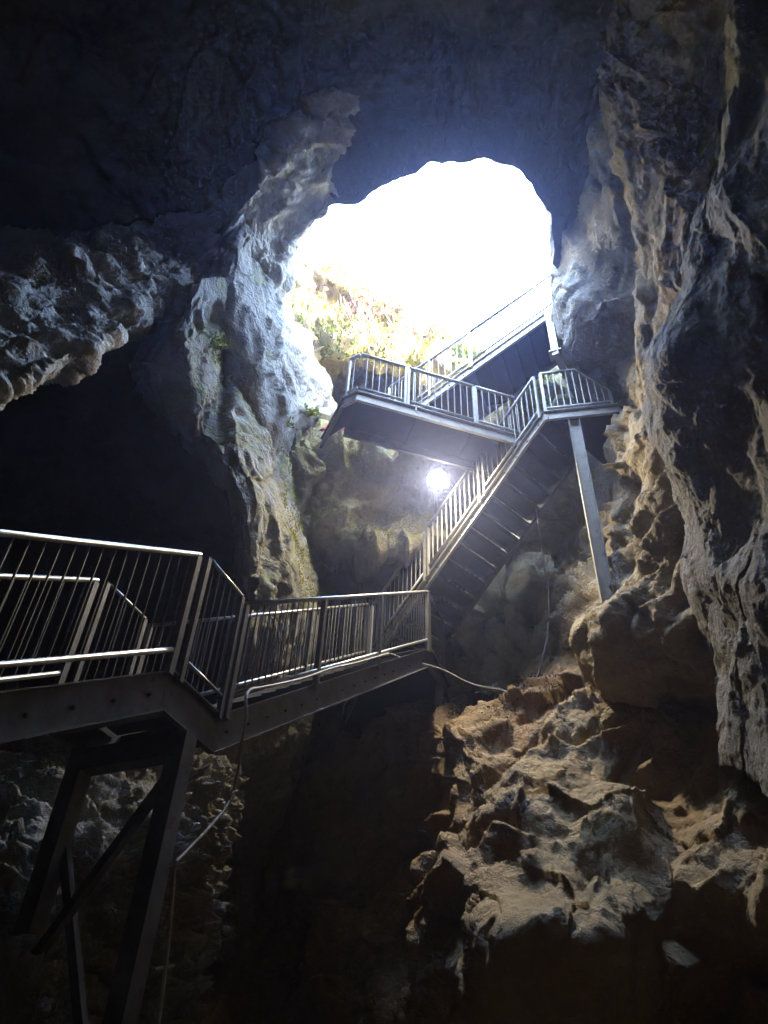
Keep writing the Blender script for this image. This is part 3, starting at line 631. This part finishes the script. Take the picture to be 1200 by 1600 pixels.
# column
ct = along(T2, dR, (890, 640)); ct = ct+bk*.06-ZZ*.2
cp = thing('support_post', 'tall slanting-looking steel post holding the right landing, foot on brown rock', 'post', ct-ZZ*3.6, 'posts holding up the stair')
mb = MB(); mb.bar(ct, ct-ZZ*3.6, .012, .15, up=dR); mb.bar(ct+dR*.075, ct+dR*.075-ZZ*3.35, .1, .012, up=dR); mb.bar(ct-dR*.075, ct-dR*.075-ZZ*3.35, .1, .012, up=dR); mb.build('column', M['steel'], cp)
# long platform
a3 = atz((538, 622), z3); b3 = atz((558, 612), z3); c3 = atz((803, 680), z3)
dp = unit(c3-b3); np_ = unit(np.cross(ZZ, dp)); np_ = np_ if np_[1] > 0 else -np_
p4 = thing('metal_platform', 'long level steel platform with three railing panels under the overgrown bank', 'platform', b3)
da = unit(b3-a3)
back = [c3+np_*.7, b3+np_*.7, a3+np_*.9-dp*.1]
MB().prism([p-ZZ*.03 for p in [a3, b3, c3+dp*.9]+[c3+np_*.7+dp*.9]+back[1:]], -ZZ*.012).build('deck', M['tread'], p4)
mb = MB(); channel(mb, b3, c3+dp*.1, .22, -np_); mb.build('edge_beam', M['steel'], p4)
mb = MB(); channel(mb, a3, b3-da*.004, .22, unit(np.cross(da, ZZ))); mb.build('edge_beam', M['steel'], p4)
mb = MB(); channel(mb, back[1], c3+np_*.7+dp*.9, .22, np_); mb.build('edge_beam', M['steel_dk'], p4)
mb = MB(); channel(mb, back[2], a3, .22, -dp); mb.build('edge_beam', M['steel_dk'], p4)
for k in range(3):
    q = b3+dp*(.9*k+.1)-ZZ*.06; MB().bar(q+np_*.02, q+np_*.68, .04, .035, side=dp).build('cross_beam', M['tread'], p4)
MB().bar(b3+dp*.9-ZZ*.035-np_*.075, b3+dp*.9-ZZ*.2-np_*.075, .03, .01, side=dp).build('splice_plate', M['steel_dk'], p4)
x1 = along(b3, dp, (632, 640)); x2 = along(b3, dp, (742, 668)); x3 = c3
railing(p4, a3+da*.03, b3-da*.01, -np_*.02, .9, .08, [0], .1, base=.0, **kw)
railing(p4, b3+dp*.01, x1-dp*.02, -np_*.02, .9, .08, [1], .11, base=.0, **kw)
railing(p4, x1+dp*.03, x2-dp*.02, -np_*.02, .9, .08, [0, 1], .11, base=.0, **kw)
railing(p4, x2+dp*.02, x3+dp*.3, -np_*.02, .9, .08, [0], .11, base=.0, **kw)
# top flight
d4 = D(112, 34); w4 = D(22); P4 = V(.03, 7.83, z3+.01)
P4 = atz((604, 650), z3)+np_*.05
S4 = atz((634, 645), z3+.2); 
S4 = S4*1.055; B4 = S4-d4*.42; T4 = S4+d4*3.7
f4 = flight('metal_staircase', 'topmost steel flight climbing out to the daylight, pale stringer above dark treads', B4, T4, w4*.92, .2, 14, -1, '', smat='steel', riser=.125, tread_d=.26)
MB().bar(B4+d4*.05-ZZ*.15, V(*(B4+d4*.05)[:2], z3-.02), .06, .06).bar(B4+d4*.05+w4*.92-ZZ*.15, V(*(B4+d4*.05+w4*.92)[:2], z3-.02), .06, .06).build('foot', M['steel'], f4)
railing(f4, S4-d4*.36, S4+d4*1.35, w4*-.025, .93, .12, [0, .5, 1], .13, base=.05, **kw)
railing(f4, S4+d4*1.38, T4, w4*-.025, .93, .12, [0, 1], .13, base=.05, **kw)
railing(f4, S4-d4*.36, T4, w4*.945, .93, .12, [0, .5, 1], .13, base=.05, **kw)
c4 = along(S4, d4, (858, 490))-ZZ*.03-w4*.03
cp2 = thing('support_post', 'short pale post under the head of the topmost flight beside the boulder', 'post', c4-ZZ*1.2, 'posts holding up the stair')
MB().bar(c4, c4-ZZ*1.2, .11, .11, up=d4).build('column', M['steel'], cp2)
MB().bar(c4-ZZ*1.2, c4-ZZ*1.22, .2, .2, up=d4).build('foot_plate', M['steel'], cp2)
MB().bar(c4-ZZ*1.26-w4*.08, c4-ZZ*1.26+w4*1.6+D(112)*.3, .1, .08).build('bracket', M['steel'], cp2)

# legs under the lowest flight
lg = thing('steel_trestle', 'dark braced trestle of steel legs standing under the short landing', 'trestle', V(Jn[0], Jn[1], -1.7))
base_z = -1.7
L1 = Cn+d1*.35+n1*.03-ZZ*.3; L2_ = L1+n1*.84
for q in (L1, L2_): MB().bar(q, V(q[0], q[1], base_z), .13, .13, up=d1).build('leg', M['steel_dk'], lg)
MB().bar(L1-ZZ*.09, L2_-ZZ*.09, .12, .16).build('cross_beam', M['steel_dk'], lg)
MB().bar(L2_-ZZ*.6+d1*.05, L1-ZZ*2.3+d1*.05, .055, .06).build('brace', M['steel_dk'], lg)
MB().bar(L1-ZZ*.3-d1*.05, L2_-ZZ*1.6-d1*.05, .055, .06).build('brace', M['steel_dk'], lg)

# ------------------------------------------------------------------ lamp on the back wall
lp = at(683, 748, 12.7); fwd = unit(V(1.6, 5.6, 3.4)-lp)
fl = thing('floodlight', 'glaring round floodlight on the back wall beneath the long platform', 'lamp', lp)
mb = MB(); mb.tube([lp-fwd*.16, lp-fwd*.12, lp-fwd*.02, lp], [.05, .1, .15, .16], 20); mb.build('housing', M['steel_dk'], fl, True)
em, N, L, P = newmat('lamp_glass'); P.inputs['Emission Color'].default_value = (1, .95, .84, 1); P.inputs['Emission Strength'].default_value = 1.6
MB().tube([lp+fwd*.002, lp+fwd*.02, lp+fwd*.035], [.15, .14, .08], 20).build('lamp_glass', em, fl, True)
MB().tube([lp-fwd*.1, lp-fwd*.1-ZZ*.25+V(0, .1, 0), lp+V(.05, .9, -.4)], .018, 8).build('bracket', M['steel_dk'], fl, True)
ll = bpy.data.lights.new('floodlight_beam', 'SPOT'); lo_ = bpy.data.objects.new('floodlight_beam', ll); C.objects.link(lo_)
ll.energy = 10; ll.color = (1, .92, .76); ll.spot_size = math.radians(158); ll.spot_blend = 1.0; ll.shadow_soft_size = .12
lo_.location = tuple(lp+fwd*.12); lo_.rotation_euler = Vector(tuple(-fwd)).to_track_quat('Z', 'Y').to_euler()
#DETAILS
def project(P):
    P = np.asarray(P); w_ = P@FW; return 600+FPX*(P@RT)/w_, 800-FPX*(P@UP)/w_
def surf(G, x, y):
    p = G.reshape(-1, 3); a, b = project(p); d = (a-x)**2+(b-y)**2; k = np.argsort(d)[:12]; k = k[np.argmin((p[k]@FW))]; return p[k]
def leaf_mesh(name, pts, size, mat, spread=.6, up=.3, seed=1, shape=1.6, norm=None, parent=None, loc=None):
    # one bent leaf (two quads) per point
    r = np.random.default_rng(seed); n = len(pts); a = r.normal(size=(n, 3)); a[:, 2] = np.abs(a[:, 2])*up
    if norm is not None: a = a*spread+norm
    a /= np.linalg.norm(a, axis=1)[:, None]; b = np.cross(a, r.normal(size=(n, 3))); b /= np.linalg.norm(b, axis=1)[:, None]; c = np.cross(a, b)
    s = size*(.5+r.random(n))[:, None]; v = []; 
    tip = pts+a*s*shape+c*s*.25; m1 = pts+a*s*shape*.5+b*s*.42; m2 = pts+a*s*shape*.5-b*s*.42; md = pts+a*s*shape*.5+c*s*.14
    v = np.stack([pts, m1, md, m2, tip], 1).reshape(-1, 3); k = np.arange(n)*5
    f = np.concatenate([np.stack([k, k+1, k+2], 1), np.stack([k, k+2, k+3], 1), np.stack([k+1, k+4, k+2], 1), np.stack([k+2, k+4, k+3], 1)])
    if parent is not None: v = v-np.array(parent.location)
    me = bpy.data.meshes.new(name); me.from_pydata(v.tolist(), [], f.tolist()); me.materials.append(mat)
    o = bpy.data.objects.new(name, me); C.objects.link(o)
    if parent is not None: o.parent = parent
    return o
def leafmat(name, col, col2):
    m_, N, L, P = newmat(name); g = N.new('ShaderNodeTexCoord'); n = N.new('ShaderNodeTexNoise'); n.inputs['Scale'].default_value = 6; L.new(g.outputs['Object'], n.inputs[0])
    r = N.new('ShaderNodeMapRange'); r.inputs[1].default_value = .35; r.inputs[2].default_value = .65; L.new(n.outputs[0], r.inputs[0])
    x = N.new('ShaderNodeMix'); x.data_type = 'RGBA'; L.new(r.outputs[0], x.inputs[0]); x.inputs[6].default_value = (*col, 1); x.inputs[7].default_value = (*col2, 1); L.new(x.outputs[2], P.inputs['Base Color']); P.inputs['Roughness'].default_value = .6
    tr = N.new('ShaderNodeBsdfTranslucent'); L.new(x.outputs[2], tr.inputs[0]); ms = N.new('ShaderNodeMixShader'); ms.inputs[0].default_value = .35
    L.new(P.outputs[0], ms.inputs[1]); L.new(tr.outputs[0], ms.inputs[2]); L.new(ms.outputs[0], N['Material Output'].inputs[0]); return m_
M['leaf'] = leafmat('bright_leaves', (.1, .14, .015), (.24, .26, .03))
M['dry'] = leafmat('dead_leaves', (.07, .045, .025), (.16, .11, .06))
M['root'] = plain('dry_roots', (.22, .15, .1), .9, 0, .3, 10, .002)
def sample(G, poly, n, thr=.0, seed=3, sc=1.4):
    p = G.reshape(-1, 3); a, b = project(p); ins = np.zeros(len(p), bool); x = np.array([q[0] for q in poly], float); y = np.array([q[1] for q in poly], float); j = len(poly)-1
    for i in range(len(poly)):
        c = ((y[i] > b) != (y[j] > b)) & (a < (x[j]-x[i])*(b-y[i])/(y[j]-y[i]+1e-9)+x[i]); ins ^= c; j = i
    p = p[ins]; k = fbm(p*sc+seed, 3) > thr; p = p[k]; r = np.random.default_rng(seed)
    return p[r.integers(0, len(p), n)]+r.normal(size=(n, 3))*.018 if len(p) else np.zeros((0, 3))
front = unit(V(.1, -1, .5))
# plants covering the bank above the platform
pts = sample(GB, [(440, 340), (540, 420), (620, 465), (690, 515), (770, 560), (860, 565), (860, 640), (740, 640), (650, 585), (545, 560), (440, 560)], 12000, .0)
tag(leaf_mesh('bank_plants', pts, .045, M['leaf'], 1.0, .6, 5, norm=front), None, None, kind='stuff')
pts = sample(GB, [(480, 400), (620, 465), (700, 520), (640, 575), (545, 560), (470, 500)], 2500, .2, 9)
tag(leaf_mesh('dead_leaf_cover', pts, .05, M['dry'], 1.0, .6, 6, norm=front), None, None, kind='stuff')
# roots hanging down the bank
def root_tuft(name, label, cat, px0, px1, n, G, seed, thick=.008, spread=.25, ln=1.0):
    r = random.Random(seed); base = surf(G, *px0); tip = surf(G, *px1)
    t = thing(name, label, cat, base, None); ax = tip-base
    for k in range(n):
        a = base+V(r.uniform(-1, 1), r.uniform(-.3, .3), r.uniform(-.3, .3))*spread; l = ln*r.uniform(.4, 1.1); pts = []; w1 = V(r.gauss(0, 1), r.gauss(0, .4), 0)*.12; ph = r.uniform(0, 6); out = front*r.uniform(.06, .3)
        for j in range(9):
            f = j/8; pts.append(a+ax*f*l+w1*f*2+V(math.sin(ph+f*7), 0, math.cos(ph*2+f*6)*.4)*.07+out*math.sin(min(1, f*1.5)*1.57))
        rr = thick*r.uniform(.5, 1.5); MB().tube(pts, [rr*(1-.75*j/8) for j in range(9)], 5).build('root', M['root'], t, True)
    return t
root_tuft('hanging_roots', 'tangle of pale dry roots hanging down the overgrown bank', 'roots', (555, 450), (588, 585), 26, GB, 2, .014, .5)
root_tuft('hanging_roots', 'thin straggling roots near the left edge of the skylight bank', 'roots', (480, 470), (500, 560), 10, GB, 5, .008, .25)
def twig_bush(name, label, px, G, size, n, seed):
    r = random.Random(seed); b = surf(G, *px); t = thing(name, label, 'bush', b, 'dry bushes along the rim of the bank')
    ends = []
    mb = MB()
    for k in range(n):
        d = unit(V(r.gauss(0, 1), r.gauss(-.2, .8), r.uniform(.1, 1.3))); p = b.copy(); pts = [p]
        for j in range(5): d = unit(d+V(r.gauss(0, .35), r.gauss(0, .35), r.gauss(-.05, .3))); p = p+d*size/5*r.uniform(.6, 1.2); pts.append(p)
        mb.tube(pts, [.012*(1-.17*j) for j in range(6)], 4); ends += pts[2:]
    mb.build('twigs', M['root'], t)
    e_ = np.array(ends); e_ = np.repeat(e_, 5, 0); e_ = e_+np.random.default_rng(seed).normal(size=e_.shape)*.06
    leaf_mesh('foliage', e_, .035, M['dry'], 1, .6, seed, norm=None, parent=t)
twig_bush('dry_bush', 'brown twiggy bush on the bank rim just left of the stair rail', (618, 488), GB, .6, 40, 1)
twig_bush('dry_bush', 'brown twiggy bush above the hanging roots', (570, 452), GB, .5, 30, 2)
twig_bush('dry_bush', 'small dry bush on the bank rim behind the topmost flight', (670, 520), GB, .45, 26, 3)
def tuft(label, px, G, size, n, seed, drop=0):
    r = np.random.default_rng(seed); b = surf(G, *px); t = thing('fern', label, 'fern', b, 'ferns clinging to the left rock')
    st_ = MB(); pts = []
    for k in range(14):
        d = unit(V(r.normal()*.8, -abs(r.normal())*.5-.2, r.uniform(.1, 1)-drop)); q = [b+d*size*f-ZZ*size*.5*f*f for f in (0, .35, .7, 1.0)]; st_.tube(q, [.005, .004, .003, .002], 4); 
        for f in np.linspace(.2, 1, n): pts.append(b+d*size*f-ZZ*size*.5*f*f+r.normal(size=3)*.018)
    st_.build('stems', M['leaf'], t); leaf_mesh('fronds', np.array(pts), .035, M['leaf'], 1, .6, seed, norm=V(.3, -.5, .2), parent=t)
tuft('bright green fern on the rock edge left of the platform end', (418, 628), GBT, .32, 12, 1, .4)
tuft('lower bright green fern trailing down the buttress edge', (430, 655), GBT, .3, 12, 2, .8)
tuft('small fern tuft beside the dark pocket near the red cloth', (480, 655), GW, .25, 10, 3, .2)
tuft('fern on the mossy knob high on the buttress', (340, 545), GBT, .25, 10, 4, .6)
# dead leaves on the earth ledge
pts = sample(GS, [(660, 1075), (880, 1050), (890, 1090), (830, 1120), (730, 1125), (670, 1112)], 2600, -.3, 4)
tag(leaf_mesh('leaf_litter', pts, .022, M['dry'], 1, .4, 8, norm=V(0, -.3, .5)), None, None, kind='stuff')
# moss streaks down the lit edge of the pillar
M['mosstuft'] = leafmat('yellow_moss', (.16, .15, .015), (.34, .31, .03))
mp_ = np.concatenate([sample(GBT, [(436, 690), (452, 690), (500, 880), (500, 940), (470, 960), (462, 860), (440, 780)], 9000, -.02, 21, 2.5), sample(GBT, [(325, 500), (350, 500), (372, 590), (350, 610), (330, 560)], 1500, -.1, 22, 2.5), sample(GBT, [(398, 570), (425, 590), (448, 690), (430, 700), (405, 640)], 2500, -.02, 23, 2.5), sample(GB, [(490, 690), (560, 690), (600, 740), (560, 800), (490, 820)], 4000, .05, 24, 1.5), sample(GB, [(500, 800), (720, 790), (720, 850), (500, 860)], 4000, .1, 25, 1.5)])
tag(leaf_mesh('moss', mp_, .016, M['mosstuft'], .8, .5, 15, 1.2, norm=V(.3, -1, .3)), None, None, kind='stuff')
# cables
def onrail(x, y, off=.06): r_ = ray(x, y); return r_*((n1@(Jn-n1*off))/(n1@r_))
def smooth(pts, k=5):
    P = np.array(pts)[:, None, :]; return list(cr(P, len(pts)*k)[:, 0])
ca = [(607, 1021, .05), (560, 1035, .07), (520, 1044, .08), (480, 1058, .07), (440, 1068, .09), (410, 1074, .09), (391, 1078, .1), (384, 1092, .12), (385, 1120, .14), (378, 1160, .12), (370, 1215, .1), (355, 1258, .1), (325, 1295, .1), (288, 1334, .1), (274, 1352, .1), (269, 1400, .1), (263, 1470, .1), (256, 1530, .1), (247, 1600, .1), (236, 1700, .1)]
cb = thing('cable', 'thick cable running along the middle flight then dropping past the leg', 'cable', onrail(391, 1078))
MB().tube(smooth([onrail(*q) for q in ca]), .012, 8).build('sheath', M['cable'], cb, True)
for q in ((536, 1041), (274, 1352), (258, 1512)):
    p = onrail(*q, .1); MB().tube([p-V(.05, 0, .01), p+V(.05, 0, .015)], .009, 6).build('cable_tie', M['rail'], cb)
cc = [(607, 1021, 10.6), (640, 1032, 10.8), (690, 1046, 10.9), (735, 1068, 10.7), (780, 1078, 10.5), (812, 1084, 10.3), (832, 1070, 10.4), (846, 1035, 10.6), (856, 985, 10.9), (857, 930, 11.3), (850, 880, 11.7), (843, 830, 12), (838, 796, 12.26)]
o = MB().tube(smooth([at(*q) for q in cc]), .013, 8).build('cable', M['cable'], None, True); tag(o, 'slack cable hanging from the diagonal flight to the rocks behind the landing', 'cable')
# red cloth
b = at(517, 676, 13.2); v = []; r = random.Random(3)
for i in range(9):
    for j in range(9):
        u_ = i/8-.5; w_ = j/8; wd = .16+.30*w_
        v.append(b+V(u_*wd+.05*w_, -.06*math.cos(u_*9+w_*3)-.12*w_, .34*(1-w_)-.1+.02*math.sin(i*1.7+j)))
f = [(i*9+j, i*9+j+1, (i+1)*9+j+1, (i+1)*9+j) for i in range(8) for j in range(8)]
f = f+[tuple(81+k for k in q[::-1]) for q in f]; v = v+[q+V(0, .02, 0) for q in v]
e_ = [i*9 for i in range(9)]+[72+j for j in range(1, 9)]+[i*9+8 for i in range(7, -1, -1)]+[j for j in range(7, 0, -1)]
f += [(e_[k], e_[(k+1) % len(e_)], 81+e_[(k+1) % len(e_)], 81+e_[k]) for k in range(len(e_))]
o = mesh_obj('red_cloth', v, f, plain('red_fabric', (.55, .04, .05), .8, 0, .2, 12), None, True); tag(o, 'small red cloth on the rock beside the left end of the long platform', 'cloth')
# ------------------------------------------------------------------ scattering volume added for the bluish glow round the opening and fill light
hv = MB(); hv.bar(V(0, -8, 6.0), V(0, 17, 6.0), 26, 18.0); hz = hv.build('glow_haze', M['ceil']); hz['kind'] = 'stuff'
hm = bpy.data.materials.new('glow_volume'); hm.use_nodes = True; N = hm.node_tree.nodes; L = hm.node_tree.links; N.remove(N['Principled BSDF'])
pv = N.new('ShaderNodeVolumePrincipled'); pv.inputs['Density'].default_value = .0038; pv.inputs['Color'].default_value = (.46, .55, 1, 1); pv.inputs['Anisotropy'].default_value = .82
L.new(pv.outputs[0], N['Material Output'].inputs['Volume']); hz.data.materials.clear(); hz.data.materials.append(hm)
cy.volume_bounces = 1
